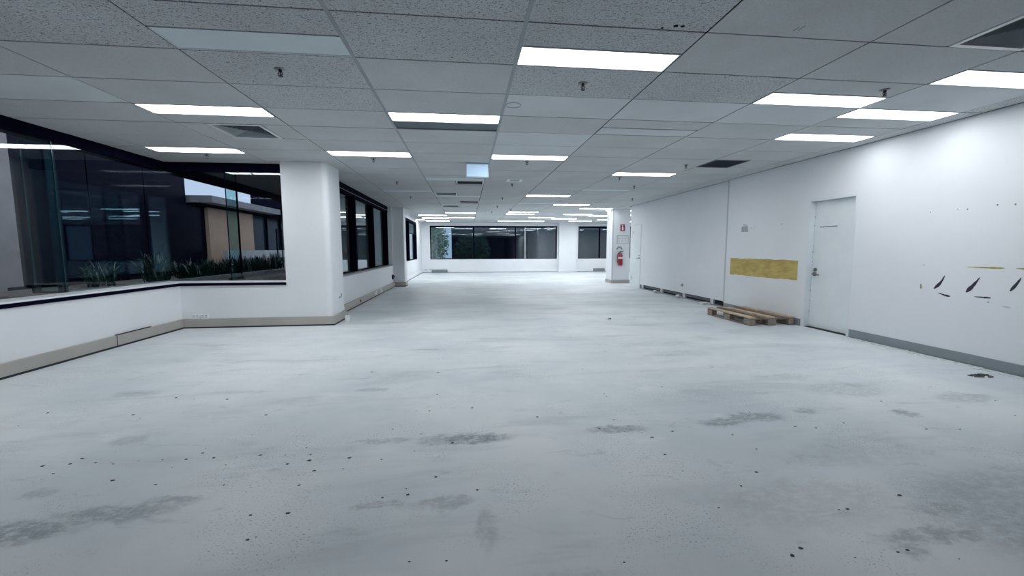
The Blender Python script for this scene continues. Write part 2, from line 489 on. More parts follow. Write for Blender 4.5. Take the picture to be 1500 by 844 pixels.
# far door in the right wall
d = thing('door_2', 'far white door flush with the end of the right wall', 'door', (XRF, E0, 0), kind='structure')
leaf = obj('door_leaf', MB().box(-0.006, 0.002, 0, E1 - E0, 0.01, 2.03), 'door', d, bevel=0.002)
obj('head_joint', MB().box(-0.004, 0.002, -0.012, E1 - E0 + 0.012, 2.032, 2.042), 'seam', d)
obj('side_joint', MB().box(-0.004, 0.002, -0.012, -0.002, 0, 2.03), 'seam', d)
h = MB().lathe([(0, -0.012), (0.03, -0.012), (0.03, 0)], (-0.006, 0.09, 0.97), 14, 'x')
h.tube([(-0.015, 0.09, 0.97), (-0.055, 0.09, 0.97), (-0.058, 0.2, 0.965)], 0.010)
obj('lever_handle', h, 'metal', leaf, smooth=True)
obj('lock_plate', MB().lathe([(0, -0.01), (0.022, -0.01), (0.022, 0)], (-0.006, 0.09, 1.05), 14, 'x'), 'metal', leaf)
for z in (0.25, 1.75):
    obj('hinge', MB().lathe([(0, 0), (0.012, 0), (0.012, 0.1), (0, 0.1)], (-0.01, E1 - E0 + 0.004, z), 8), 'grey_plastic', d)

# back, far and far-right walls
struct('wall_back', MB().box(-4.9, XR, YB - 0.15, YB, 0, TOP), 'wall', 'plain white wall closing the room behind the viewer', 'wall')
W1 = (-1.96, 5.01); W2 = (6.22, 9.9); W3 = (10.6, 12.6)
FB, FT = 0.72, 2.53
w = MB()
w.box(-2.6, XE, YFAR, YFAR + 0.25, 0, FB).box(-2.6, XE, YFAR, YFAR + 0.25, FT, TOP)
for a, b in ((-2.6, W1[0]), (W1[1], W2[0]), (W2[1], W3[0]), (W3[1], XE)):
    w.box(a, b, YFAR, YFAR + 0.25, FB, FT)
struct('wall_far', w, 'wall', 'white far end wall holding the long window strip', 'wall')
struct('wall_far_right', MB().box(XE, XE + 0.15, END_Y, YFAR + 0.2, 0, TOP), 'wall', 'white wall closing the side bay beyond the pillar', 'wall')
struct('column_far', MB().box(5.06, 6.05, YFAR - 0.28, YFAR, 0, CEIL), 'wall', 'shallow white pier between the two far windows', 'pillar')
struct('baseboard_far', MB().box(-2.4, 5.06, YFAR - 0.03, YFAR, 0.02, 0.14).box(5.03, 6.08, YFAR - 0.31, YFAR - 0.28, 0.02, 0.14).box(6.05, XE, YFAR - 0.03, YFAR, 0.02, 0.14), 'sill', 'pale skirting along the far end wall', 'baseboard', 0.003)
struct('trim_2', MB().box(-2.4, XE, YFAR - 0.02, YFAR, 0, 0.02), 'skirt_dark', 'dark floor joint under the far wall skirting', 'trim')

# left spandrels
struct('wall_left', MB().box(XL - 0.2, XL, YB, YR, 0, 0.69).box(XL - 0.2, XL - 0.0, YR, YR + 0.25, 0, 0.69), 'wall', 'low white wall under the big left window', 'wall')
struct('wall_left_return', MB().box(XL, -2.97, YR, YR + 0.2, 0, 0.69), 'wall', 'low white wall under the return window beside the near pillar', 'wall')
cr = 0.09
arc = [(-2.26 - cr + cr * math.sin(a * math.pi / 12), YR + cr - cr * math.cos(a * math.pi / 12)) for a in range(7)]
struct('column', MB().prism([(-2.97, YR)] + arc + [(-2.26, 7.72), (-2.97, 7.72)], 0, CEIL, 'z'), 'wall', 'near white pillar between the return window and the corridor windows', 'pillar')
struct('wall_left_corridor', MB().box(XC - 0.15, XC, 7.72, 14.25, 0, 0.72).box(XC - 0.15, XC, 14.10, 14.25, 0.72, CEIL), 'wall', 'low white wall under the three corridor windows', 'wall')
struct('column.001', MB().box(-2.52, -2.13, 14.25, 14.75, 0, CEIL), 'wall', 'grey-white pillar past the corridor windows', 'pillar', 0.01)
V0, V1 = 16.55, 20.15
VB, VT = 0.78, 2.54
w = MB().box(-2.65, -2.40, 14.75, V0, 0, TOP).box(-2.65, -2.40, V1, YFAR, 0, TOP).box(-2.65, -2.40, V0, V1, 0, VB).box(-2.65, -2.40, V0, V1, VT, TOP)
struct('wall_left_far', w, 'wall', 'white side wall with a narrow window near the far corner', 'wall')

def skirting(name, segs, label, mat='skirt', h=0.155, top=True):
    m = MB(); j = MB()
    for (x0, x1, y0, y1) in segs:
        m.box(x0, x1, y0, y1, 0.022, h); j.box(x0, x1, y0, y1, 0.0, 0.022)
    s = struct(name, m, mat, label, 'baseboard', 0.003)
    obj('floor_joint', j, 'skirt_dark', s)
    return s
sk = skirting('baseboard_left', [(XL, XL + 0.035, YB, YR)], 'taupe skirting duct under the big left window')
obj('cover_joint', MB().box(XL + 0.034, XL + 0.0375, 5.755, 5.765, 0.022, 0.155), 'skirt_dark', sk)
obj('lifted_edge', MB().box(XL + 0.002, XL + 0.034, 5.77, 6.35, 0.1555, 0.164), 'skirt_dark', sk)
skirting('baseboard_left_return', [(XL + 0.035, -2.225, YR - 0.035, YR), (-2.26, -2.225, YR, 7.74)], 'taupe skirting duct around the near pillar foot')
skirting('baseboard_corridor', [(XC, XC + 0.05, 7.74, 14.25), (-2.53, -2.09, 14.20, 14.25), (-2.13, -2.09, 14.25, 14.78)], 'taupe skirting duct under the corridor windows')
skirting('baseboard_left_far', [(-2.40, -2.37, 14.78, YFAR - 0.03)], 'pale skirting on the far side wall', 'sill', 0.13)

# ------------------------------------------------------------------ windows
def window(name, label, loc=(0, 0, 0)):
    return thing(name, label, 'window', loc, kind='structure')

# big left window: frameless butt-jointed glass with a glass fin
wd = window('window_1', 'big frameless left window with dark head and glass fin')
obj('window_head', MB().box(XLG - 0.12, XLG + 0.03, YB, YRG + 0.1, ZH + 0.01, TOP), 'frame', wd)
obj('window_sill', MB().box(XLG - 0.03, XL + 0.01, YB, YR + 0.24, 0.735, 0.755), 'sill', wd)
obj('sill_edge', MB().box(XL - 0.02, XL + 0.014, YB, YR, 0.69, 0.735), 'frame', wd)
PB, PT = 0.755, ZH + 0.02
for a, b in ((YB, 2.6), (2.606, 5.505), (5.513, YRG - 0.004)):
    obj('pane', MB().box(XLG - 0.012, XLG, a, b, PB, PT), 'glass', wd)
obj('silicone_joint', MB().box(XLG - 0.011, XLG - 0.001, 5.505, 5.513, PB, PT), 'glass_edge', wd)
fn = obj('glass_fin', MB().box(XLG - 0.33, XLG - 0.014, 5.50, 5.518, PB + 0.02, PT), 'glass_fin', wd)
obj('fin_edge', MB().box(XLG - 0.334, XLG - 0.33, 5.498, 5.52, PB + 0.02, PT), 'glass_edge', fn)
obj('fin_bracket', MB().box(XLG - 0.06, XLG - 0.014, 5.47, 5.55, PB, PB + 0.10).box(XLG - 0.34, XLG - 0.31, 5.47, 5.55, PB, PB + 0.10).box(XLG - 0.34, XLG - 0.014, 5.47, 5.49, PB, PB + 0.02), 'black', fn)

wd = window('window_2', 'return window beside the near pillar with slim glass fin')
obj('window_head', MB().box(XLG + 0.03, -2.97, YRG - 0.03, YRG + 0.12, ZH, TOP), 'frame', wd)
obj('window_sill', MB().box(XL, -2.97, YR - 0.01, YRG + 0.03, 0.735, 0.752), 'sill', wd)
obj('sill_edge', MB().box(XL + 0.014, -2.97, YR - 0.014, YR + 0.02, 0.69, 0.735), 'frame', wd)
for a, b in ((XLG + 0.002, -3.955), (-3.947, -2.97)):
    obj('pane', MB().box(a, b, YRG, YRG + 0.012, PB, PT), 'glass', wd)
obj('silicone_joint', MB().box(-3.957, -3.945, YRG + 0.001, YRG + 0.011, PB, PT), 'frame', wd)
fn = obj('glass_fin', MB().box(-3.96, -3.942, YRG + 0.014, YRG + 0.33, PB + 0.02, PT), 'glass_fin', wd)
obj('fin_edge', MB().box(-3.966, -3.936, YRG + 0.33, YRG + 0.336, PB + 0.02, PT), 'frame', fn)
obj('fin_bracket', MB().box(-4.0, -3.90, YRG + 0.014, YRG + 0.09, PB, PB + 0.035).box(-4.0, -3.90, YRG + 0.28, YRG + 0.34, PB, PB + 0.035), 'black', fn)

wd = window('window_3', 'three dark-framed corridor windows between the two pillars')
HZ = 2.50
fr = obj('window_frame', MB().box(XCG - 0.05, XCG + 0.07, 7.72, 14.1, HZ, CEIL + 0.02).box(XCG - 0.05, XCG + 0.04, 7.72, 14.1, 0.73, 0.765).box(XCG - 0.05, XCG + 0.08, 7.72, 7.80, 0.765, HZ), 'frame', wd)
obj('head_line', MB().box(XCG + 0.07, XCG + 0.074, 7.8, 14.0, 2.552, 2.560), 'grey_plastic', fr)
for y in (9.92, 11.78, 13.76):
    obj('mullion', MB().box(XCG - 0.05, XCG + 0.105, y, y + 0.075, 0.765, HZ), 'frame', wd)
for a, b in ((7.80, 9.92), (9.995, 11.78), (11.855, 13.76)):
    obj('pane', MB().box(XCG - 0.012, XCG, a, b, 0.765, HZ), 'glass_mirror', wd)
obj('jamb', MB().box(XCG - 0.05, XCG + 0.02, 13.835, 14.1, 0.765, HZ), 'seam', wd)
obj('window_sill', MB().box(XCG - 0.02, XC + 0.02, 7.72, 14.1, 0.72, 0.75), 'sill_grey', wd)

wd = window('window_4', 'narrow dark-framed window on the far side wall')
X4 = -2.50
obj('window_frame', MB().box(X4 - 0.05, X4 + 0.10, V0, V1, VT - 0.10, VT).box(X4 - 0.05, X4 + 0.06, V0, V1, VB, VB + 0.03).box(X4 - 0.05, X4 + 0.10, V0, V0 + 0.06, VB, VT - 0.1).box(X4 - 0.05, X4 + 0.10, V1 - 0.06, V1, VB, VT - 0.1), 'frame', wd)
obj('mullion', MB().box(X4 - 0.05, X4 + 0.10, 17.55, 17.65, VB + 0.03, VT - 0.1), 'frame', wd)
obj('pane', MB().box(X4 - 0.012, X4, V0 + 0.06, 17.55, VB + 0.03, VT - 0.1), 'glass_mirror', wd)
obj('pane', MB().box(X4 - 0.012, X4, 17.65, V1 - 0.06, VB + 0.03, VT - 0.1), 'glass_mirror', wd)
obj('blind_panel', MB().box(X4 + 0.01, X4 + 0.02, 17.65, V1 - 0.06, 1.98, VT - 0.1), 'teal_glass', wd)
obj('blind_rail', MB().box(X4 + 0.008, X4 + 0.026, 17.65, V1 - 0.06, 1.955, 1.98), 'frame', wd)

def far_window(name, label, x0, x1, muls):
    wd = window(name, label)
    y = YFAR + 0.10
    obj('window_frame', MB().box(x0, x1, y - 0.06, y + 0.05, FT - 0.09, FT).box(x0, x1, y - 0.03, y + 0.05, FB, FB + 0.02).box(x0, x0 + 0.05, y - 0.04, y + 0.05, FB + 0.02, FT - 0.09).box(x1 - 0.06, x1, y - 0.04, y + 0.05, FB + 0.02, FT - 0.09), 'frame', wd)
    edges = [x0 + 0.05] + muls + [x1 - 0.06]
    for mx in muls:
        obj('mullion', MB().box(mx - 0.03, mx + 0.03, y - 0.04, y + 0.05, FB + 0.02, FT - 0.09), 'frame', wd)
    for a, b in zip(edges[:-1], edges[1:]):
        obj('pane', MB().box(a + (0.03 if a != edges[0] else 0), b - (0.03 if b != edges[-1] else 0), y, y + 0.012, FB + 0.02, FT - 0.09), 'glass_mirror', wd)
    return wd
wd = far_window('window_5', 'long three-pane window in the far end wall', W1[0], W1[1], [0.39, 2.68])
obj('joint_strip', MB().box(3.20, 3.235, YFAR + 0.085, YFAR + 0.099, FB + 0.02, FT - 0.09), 'trim_white', wd)
far_window('window_6', 'smaller far window beside the fire extinguisher pillar', W2[0], W2[1], [7.47])
far_window('window_7', 'last far window in the side bay behind the pillar', W3[0], W3[1], [])

# ------------------------------------------------------------------ ceiling: tiles in a 1.2 x 0.6 grid
GX0, GY0 = -2.0106, 2.6597
def gx(c): return GX0 + 1.2 * c
def gy(r): return GY0 + 0.6 * r
T = 0.018
ceil_o = struct('ceiling', MB().box(-5.0, XE, YB, YFAR + 0.2, CEIL + 0.06, CEIL + 0.2), 'plenum', 'suspended grid ceiling of grey mineral fibre tiles', 'ceiling')
# plain margin that the photograph never sees, behind the viewer
obj('tile_field', MB().box(-4.9, XR, YB, gy(-3) - 0.005, CEIL, CEIL + T), 'tile_fine', ceil_o)

# cells taken wholly or half by fixtures: (col,row) -> 'near' / 'far' / 'left' / 'right' / 'all' (what is cut away)
LIGHTS = [  # col, row, half, on, label, group
    (2, 0, 'far', 4, 'lit light panel nearest the viewer, large white strip above the room centre'),
    (-1, 3, 'near', 3, 'lit light panel on the left just before the triangular-looking air diffuser'),
    (1, 3, 'near', 1, 'lit light panel with a dark grey open slot right behind it'),
    (-2, 6, 'near', 3, 'lit light panel at far left, between the air diffuser and window corner'),
    (0, 6, 'near', 3, 'lit light panel above the near white pillar'),
    (2, 6, 'near', 1, 'lit light panel right of and before the hanging pale exit sign'),
    (4, 1, 'far', 2, 'lit light panel with a sprinkler just before its right end'),
    (5, 0, 'far', 2, 'lit light panel cut by the right picture edge'),
    (5, 2, 'near', 4, 'lit light panel along the right wall, second of three there'),
    (5, 3, 'far', 4, 'lit light panel along the right wall, third and smallest there'),
    (4, 8, 'near', 3, 'lone lit light panel beyond the dark square return grille'),
    (3, 13, 'far', 3, 'lit light panel midway down the room, first of the middle pair'),
    (4, 17, 'near', 3, 'lit light panel midway down the room, second of the middle pair'),
    (-2, -1, 'far', 3, 'lit light panel above the near end of the left window, seen mirrored in the glass'),
    (0, 0, 'far', 0, 'unlit light panel at upper left, plain pale strip'),
    (1, 9, 'far', 0, 'unlit light strip just behind the hanging exit sign'),
    (0, 12, 'far', 0, 'unlit light strip left of the striped diffuser'),
    (4, 11, 'far', 0, 'unlit light strip beyond the lone lit panel'),
    (1, 14, 'near', 0, 'unlit light strip just behind the striped diffuser'),
    (3, 16, 'far', 0, 'unlit light strip before the middle of the far light cluster'),
    (1, 17, 'far', 0, 'unlit light strip behind the second dark ceiling slot'),
]
FAR_ON = [(5, 19, 'near'), (3, 21, 'far'), (3, 23, 'near'), (1, 22, 'far'), (1, 26, 'far'), (0, 24, 'far'), (0, 30, 'near'),
          (0, 27, 'near'), (3, 30, 'near'), (4, 26, 'near'), (5, 23, 'near'), (5, 27, 'near'), (6, 24, 'near'), (7, 23, 'far'), (7, 28, 'near'),
          (8, 20, 'near'), (9, 26, 'near'), (4, 30, 'near'), (10, 21, 'near'), (-1, 29, 'near'), (6, 29, 'far'), (8, 30, 'near'), (6, 20, 'near')]  # highest columns: mostly hidden side-bay panels, added to light that end
ORD = ('first', 'second', 'third', 'fourth', 'fifth', 'sixth', 'seventh', 'eighth', 'ninth', 'tenth', 'eleventh', 'twelfth')
for (c, r, hf) in FAR_ON:
    k = sorted(q for (cc, q, _) in FAR_ON if cc == c).index(r)
    cols = sorted({cc for (cc, _, _) in FAR_ON})
    LIGHTS.append((c, r, hf, 3, 'lit panel of the far cluster, %s ceiling column from the left, %s one back' % (ORD[cols.index(c)], ORD[k]), 'far cluster of lit panels'))
cut = {}
for L in LIGHTS: cut[(L[0], L[1])] = [L[2]]
cut[(1, 3)] = ['near', 'far']
cut[(3, 3)] = ['far']
DIFF = [(-1, 4, 0.25, 'square four-way air diffuser on the left, before the return window', 'diff'),
        (4, -1, 0.5, 'square air diffuser at the top right picture corner', 'diff'),
        (5, 6, 0.0, 'dark square return-air grille near the right wall', 'ret'),
        (1, 10, 0.5, 'dark ceiling slot behind the hanging exit sign', 'slot'),
        (1, 13, 0.0, 'striped air diffuser midway between the two dark ceiling slots', 'diff'),
        (1, 16, 0.5, 'second, farther dark ceiling slot', 'slot'),
        (1, 18, 0.0, 'farthest striped air diffuser beyond the second dark slot', 'diff')]
holes = {(c, r): f for (c, r, f, _, _) in DIFF}

G = 0.006
def tile_mesh(w, d, key, cache={}):
    k = (round(w, 3), round(d, 3), key)
    if k not in cache:
        b = 0.0015
        x, y = w / 2, d / 2
        m = MB()
        vs = [(-x, -y, b), (x, -y, b), (x, y, b), (-x, y, b), (-x + b, -y + b, 0), (x - b, -y + b, 0), (x - b, y - b, 0), (-x + b, y - b, 0),
              (-x, -y, T), (x, -y, T), (x, y, T), (-x, y, T)]
        m.add(vs, [(4, 7, 6, 5), (0, 4, 5, 1), (1, 5, 6, 2), (2, 6, 7, 3), (3, 7, 4, 0), (0, 1, 9, 8), (1, 2, 10, 9), (2, 3, 11, 10), (3, 0, 8, 11), (8, 9, 10, 11)])
        cache[k] = m.mesh('ceiling_tile', [MAT[key]])
    return cache[k]

PLAIN_CELLS = {(-2, 2), (2, 2), (3, 2), (2, 5), (2, 4), (5, 1), (4, 2), (3, -2)}
FINE_CELLS = {(1, 1), (1, 2), (3, 0), (4, 0), (4, -1), (5, 0), (3, -1), (4, 1), (5, 2), (-1, 1), (-1, 2), (-2, 1)}
NB_FAR = []
def put_tile(x0, x1, y0, y1, key, stuff):
    if x1 - x0 < 0.03: return
    zj = random.uniform(-0.0012, 0.0012)
    if stuff:
        NB_FAR.append((x0 + G, x1 - G, y0 + G, y1 - G)); return
    o = link('ceiling_tile', tile_mesh(x1 - x0 - 2 * G, y1 - y0 - 2 * G, key), ceil_o, ((x0 + x1) / 2, (y0 + y1) / 2, CEIL + zj))

ROW_OBJ = 18
tee = {}
for r in range(-3, 33):
    y0, y1 = gy(r), min(gy(r + 1), YFAR)
    ymid = (y0 + y1) / 2
    xl = -4.84 if ymid < 7.25 else (-2.62 if ymid < 14.6 else -2.40)
    xr = XR if ymid < SEAM_Y else (XRF if ymid < END_Y else XE)
    far = r >= ROW_OBJ
    for c in range(-3, 13):
        x0, x1 = max(gx(c), xl), min(gx(c + 1), xr)
        if x1 - x0 < 0.04: continue
        if (c, r) in PLAIN_CELLS: key = 'tile_plain'
        elif (c, r) in FINE_CELLS or r >= 3: key = 'tile_fine'
        else: key = 'tile_fissured'
        if (c, r) in holes:
            f = holes[(c, r)]
            a, b = gx(c) + 1.2 * f, gx(c) + 1.2 * f + 0.6
            put_tile(x0, a, y0, y1, key, far and False); put_tile(b, x1, y0, y1, key, False)
        elif (c, r) in cut:
            h = cut[(c, r)]
            if 'near' not in h: put_tile(x0, x1, y0, y0 + 0.3, key, far)
            if 'far' not in h: put_tile(x0, x1, y0 + 0.3, y1, key, far)
        else:
            put_tile(x0, x1, y0, y1, key, far)
        # recessed cross tee along the near edge of the cell
        if not far:
            k = round(x1 - x0, 3)
            if k not in tee: tee[k] = MB().box(-k / 2, k / 2, -0.012, 0.012, 0.006, 0.03).mesh('cross_tee', [MAT['gap']])
            link('cross_tee', tee[k], ceil_o, ((x0 + x1) / 2, y0, CEIL))
m = MB()
for (a, b, y0, y1) in NB_FAR: m.box(a, b, y0, y1, CEIL, CEIL + T)
tag(obj('far_tiles', m, 'tile_fine', ceil_o), kind='stuff')
m = MB()
for r in range(ROW_OBJ, 33):
    m.box(-2.4, XE, gy(r) - 0.012, gy(r) + 0.012, CEIL + 0.006, CEIL + 0.03)
tag(obj('far_cross_tees', m, 'gap', ceil_o), kind='stuff')
# main runners
for c in range(-2, 13):
    x = gx(c)
    ya = gy(-3)
    yb = YFAR
    if x < -2.6: yb = 7.25
    elif x < -2.4: yb = 14.6
    if x > XR: ya = END_Y
    if c in (1, 2):
        y_end = 9.0
        obj('main_runner', MB().box(x - 0.0135, x + 0.0135, ya, y_end, CEIL - 0.0035, CEIL + 0.004), 'bar', ceil_o)
        obj('main_runner', MB().box(x - 0.012, x + 0.012, y_end, yb, CEIL + 0.006, CEIL + 0.03), 'gap', ceil_o)
    else:
        obj('main_runner', MB().box(x - 0.012, x + 0.012, ya, yb, CEIL + 0.005, CEIL + 0.03), 'gap', ceil_o)
# wall angles
obj('wall_angle', MB().box(XR - 0.022, XR, gy(-3), SEAM_Y, CEIL - 0.002, CEIL + 0.004), 'slot', ceil_o)
obj('wall_angle', MB().box(XRF - 0.022, XRF, SEAM_Y, END_Y, CEIL - 0.002, CEIL + 0.004), 'slot', ceil_o)
# damage on the tiles: holes and scratches
for (x, y, a, b) in ((1.346, 2.604, 0.017, 0.013), (1.391, 2.603, 0.015, 0.011), (1.270, 2.636, 0.010, 0.008), (-0.090, 3.183, 0.010, 0.005), (-1.784, 3.439, 0.008, 0.006)):
    obj('tile_hole', MB().prism([(x + a * math.cos(t * 0.7), y + b * math.sin(t * 0.7) * (1 + 0.2 * math.sin(t * 3))) for t in range(9)], CEIL - 0.0015, CEIL + 0.004, 'z'), 'gap', ceil_o)
obj('tile_scratch', MB().box(2.139, 2.143, 2.530, 2.580, CEIL - 0.001, CEIL + 0.003).box(2.166, 2.170, 2.511, 2.571, CEIL - 0.001, CEIL + 0.003), 'gap', ceil_o)
obj('tile_ring', MB().lathe([(0.068, -0.001), (0.072, -0.004), (0.076, -0.001)], (0.477, 4.132, CEIL), 28), 'bar', ceil_o)

# light fixtures
def make_light(on):
    t = thing('ceiling_light', 'x', 'ceiling light')
    w, d = 0.6 - 0.008, 0.15 - 0.006
    fr = MB()
    e = 0.012
    fr.box(-w, w, -d, -d + e, -0.002, 0.04).box(-w, w, d - e, d, -0.002, 0.04).box(-w, -w + e, -d + e, d - e, -0.002, 0.04).box(w - e, w, -d + e, d - e, -0.002, 0.04)
    obj('frame', fr, 'trim_white', t)
    obj('diffuser', MB().box(-w + e, w - e, -d + e, d - e, 0.002, 0.012), ('lamp_off', 'lamp', 'lamp_dim', 'lamp_far', 'lamp_mid')[on], t)
    return t
proto = {}
for L in LIGHTS:
    c, r, hf, on, lab = L[:5]
    grp = L[5] if len(L) > 5 else ('lit ceiling panels' if on else 'unlit ceiling panels')
    loc = (gx(c + 0.5), gy(r) + (0.15 if hf == 'near' else 0.45), CEIL)
    if on not in proto:
        proto[on] = make_light(on)
        proto[on].location = loc
        tag(proto[on], lab, None, grp)
    else:
        copy_tree(proto[on], loc, lab, grp)

# the open slot behind one panel, and the slim panel
t = thing('ceiling_slot', 'dark grey open slot directly behind a lit light panel', 'ceiling slot', (gx(1.5), gy(3) + 0.45, CEIL))
obj('recess', MB().box(-0.59, 0.59, -0.145, 0.145, 0.010, 0.03), 'slot', t)
obj('rim', MB().box(-0.59, 0.59, -0.146, -0.138, -0.001, 0.012).box(-0.59, 0.59, 0.138, 0.146, -0.001, 0.012), 'bar', t)
t = thing('ceiling_blank_panel', 'slim pale blanking panel between two dark lines right of centre', 'ceiling panel', (gx(3.5), gy(3) + 0.45, CEIL))
obj('panel', MB().box(-0.59, 0.59, -0.125, 0.125, 0.0, 0.02), 'tile_plain', t)
obj('edge_strip', MB().box(-0.59, 0.59, -0.146, -0.128, 0.002, 0.02).box(-0.59, 0.59, 0.128, 0.146, 0.002, 0.02), 'slot', t)

# air diffusers, return grilles, slots
for (c, r, f, lab, kind) in DIFF:
    cx, cy = gx(c) + 1.2 * f + 0.3, gy(r) + 0.3
    t = thing({'diff': 'air_diffuser', 'ret': 'return_grille', 'slot': 'ceiling_opening'}[kind], lab, {'diff': 'air vent', 'ret': 'air vent', 'slot': 'ceiling opening'}[kind], (cx, cy, CEIL))
    s = 0.292
    e = 0.036 if kind == 'diff' else 0.022
    obj('frame', MB().box(-s, s, -s, -s + e, -0.004, 0.03).box(-s, s, s - e, s, -0.004, 0.03).box(-s, -s + e, -s + e, s - e, -0.004, 0.03).box(s - e, s, -s + e, s - e, -0.004, 0.03), 'white_plastic' if kind != 'ret' else 'slot', t)
    obj('duct', MB().box(-s + e, s - e, -s + e, s - e, 0.045, 0.055), 'vent_dark' if kind != 'ret' else 'return_grille', t)
    if kind == 'diff':
        k = s - e
        # four triangular banks of blades
        n = 7
        for q in range(4):
            for i in range(1, n + 1):
                d0 = k * i / (n + 0.4)
                vs = [(-d0, -d0, 0.004), (d0, -d0, 0.004), (d0 - 0.024, -d0 + 0.024, 0.04), (-d0 + 0.024, -d0 + 0.024, 0.04)]
                a = q * math.pi / 2
                R = [(x * math.cos(a) - y * math.sin(a), x * math.sin(a) + y * math.cos(a), z) for x, y, z in vs]
                R2 = [(x, y, z + 0.003) for x, y, z in R]
                obj('blade', MB().add(R + R2, [(0, 1, 2, 3), (7, 6, 5, 4), (0, 4, 5, 1), (1, 5, 6, 2), (2, 6, 7, 3), (3, 7, 4, 0)]), 'vent_blade', t)
    if kind == 'ret':
        for i in range(11):
            y = -s + e + 0.024 + i * 0.05
            obj('bar', MB().box(-s + e, s - e, y - 0.003, y + 0.003, 0.004, 0.03), 'return_grille', t)

# sprinklers
def make_sprinkler():
    t = thing('sprinkler', 'x', 'sprinkler')
    obj('collar', MB().lathe([(0.0, 0.0), (0.038, 0.0), (0.040, -0.004), (0.030, -0.007), (0.014, -0.008), (0.0, -0.008)], n=18), 'metal', t, smooth=True)
    obj('body', MB().lathe([(0.0, -0.008), (0.013, -0.008), (0.013, -0.022), (0.009, -0.026), (0.0, -0.026)], n=12), 'black', t)
    a = MB().tube([(-0.010, 0, -0.022), (-0.018, 0, -0.035), (-0.006, 0, -0.052)], 0.0035).tube([(0.010, 0, -0.022), (0.018, 0, -0.035), (0.006, 0, -0.052)], 0.0035)
    a.lathe([(0, -0.026), (0.004, -0.026), (0.004, -0.05), (0, -0.05)], n=8)
    obj('yoke', a, 'black', t)
    obj('deflector', MB().lathe([(0.0, -0.052), (0.019, -0.054), (0.019, -0.057), (0.0, -0.057)], n=14), 'black', t)
    return t
SPK = [(-1.44, 3.52, 'sprinkler head under the fissured tile behind the unlit upper-left panel'),
       (1.01, 3.54, 'sprinkler head behind the largest lit panel'),
       (3.75, 3.40, 'sprinkler head before the right end of a lit panel near the right wall'),
       (-3.83, 6.66, 'sprinkler head by the window corner at far left'),
       (-1.43, 6.70, 'sprinkler head behind the lit panel above the near pillar'),
       (0.99, 6.67, 'sprinkler head behind the lit panel beside the exit sign'),
       (-1.44, 8.9, 'sprinkler head left of the unlit strip behind the exit sign'),
       (1.00, 8.95, 'sprinkler head just behind the small square ceiling plate'),
       (3.72, 6.68, 'sprinkler head left of the dark square return grille'),
       (3.04, 7.95, 'sprinkler head just behind the lone lit panel'),
       (3.79, 9.0, 'sprinkler head before the unlit strip near the end of the right wall'),
       (4.67, 11.2, 'sprinkler head close to the far end of the right wall'),
       (-1.48, 11.3, 'sprinkler head left of the striped diffuser'),
       (1.00, 11.35, 'sprinkler head right of the striped diffuser'),
       (1.02, 13.55, 'sprinkler head right of the farthest diffuser'),
       (1.57, 14.5, 'small sprinkler head just before the far light cluster'),
       (0.97, 15.6, 'smallest, farthest sprinkler head beside the far light cluster')]
sp = None
for S in SPK:
    loc = (S[0], S[1], CEIL)
    grp = S[3] if len(S) > 3 else 'ceiling sprinklers'
    if sp is None:
        sp = make_sprinkler(); sp.location = loc; tag(sp, S[2], None, grp)
    else:
        copy_tree(sp, loc, S[2], grp)

# hanging exit sign box, square plate
t = thing('exit_sign', 'blank pale blue glowing exit sign box hung under the ceiling', 'exit sign', (0.19, 6.86, CEIL))
obj('housing', MB().box(-0.185, 0.185, 0.0, 0.07, -0.235, -0.005), 'trim_white', t, bevel=0.006)
obj('face', MB().box(-0.172, 0.172, -0.006, 0.0, -0.222, -0.025), 'exit_face', t, bevel=0.002)
obj('mount', MB().box(-0.06, 0.06, 0.015, 0.055, -0.006, 0.002), 'trim_white', t)
t = thing('ceiling_plate', 'small white square plate with grey centre on the ceiling', 'ceiling plate', (1.0, 8.49, CEIL))
obj('rim', MB().box(-0.16, 0.16, -0.16, -0.10, -0.008, 0).box(-0.16, 0.16, 0.10, 0.16, -0.008, 0).box(-0.16, -0.10, -0.10, 0.10, -0.008, 0).box(0.10, 0.16, -0.10, 0.10, -0.008, 0), 'white_plastic', t)
obj('centre', MB().box(-0.10, 0.10, -0.10, 0.10, -0.003, 0.0), 'bar', t)

# ------------------------------------------------------------------ fire pillar, extinguisher, signs
PX0, PX1, PY = 5.29, 5.95, 14.40
pc = struct('column.002', MB().box(PX0, PX1, PY, PY + 0.62, 0, CEIL), 'wall', 'white pillar carrying the fire extinguisher and its sign', 'pillar', 0.004)
obj('corner_strip', MB().box(PX0 - 0.006, PX0 + 0.03, PY - 0.008, PY + 0.02, 0.0, CEIL), 'seam', pc)
obj('skirting', MB().box(PX0 + 0.03, PX1 + 0.02, PY - 0.022, PY, 0, 0.13).box(PX0 - 0.022, PX0 - 0.006, PY, PY + 0.64, 0, 0.13), 'skirt', pc)
t = thing('fire_extinguisher', 'red fire extinguisher with black hose hung on the pillar', 'extinguisher', (5.57, PY - 0.09, 0.66))
obj('cylinder', MB().lathe([(0, 0), (0.075, 0.0), (0.083, 0.015), (0.083, 0.36), (0.065, 0.41), (0.03, 0.435), (0.0, 0.435)], n=20), 'red', t, smooth=True)
obj('label_band', MB().lathe([(0.083, 0.25), (0.0845, 0.25), (0.0845, 0.31), (0.083, 0.31)], n=20), 'paper', t)
obj('valve', MB().lathe([(0, 0.43), (0.025, 0.43), (0.028, 0.48), (0.0, 0.485)], n=12), 'metal', t)
obj('lever', MB().prism([(-0.03, 0.48), (0.10, 0.50), (0.11, 0.52), (-0.03, 0.515)], -0.012, 0.012, 'y').prism([(-0.02, 0.44), (0.09, 0.435), (0.09, 0.45), (-0.02, 0.46)], -0.012, 0.012, 'y'), 'black', t)
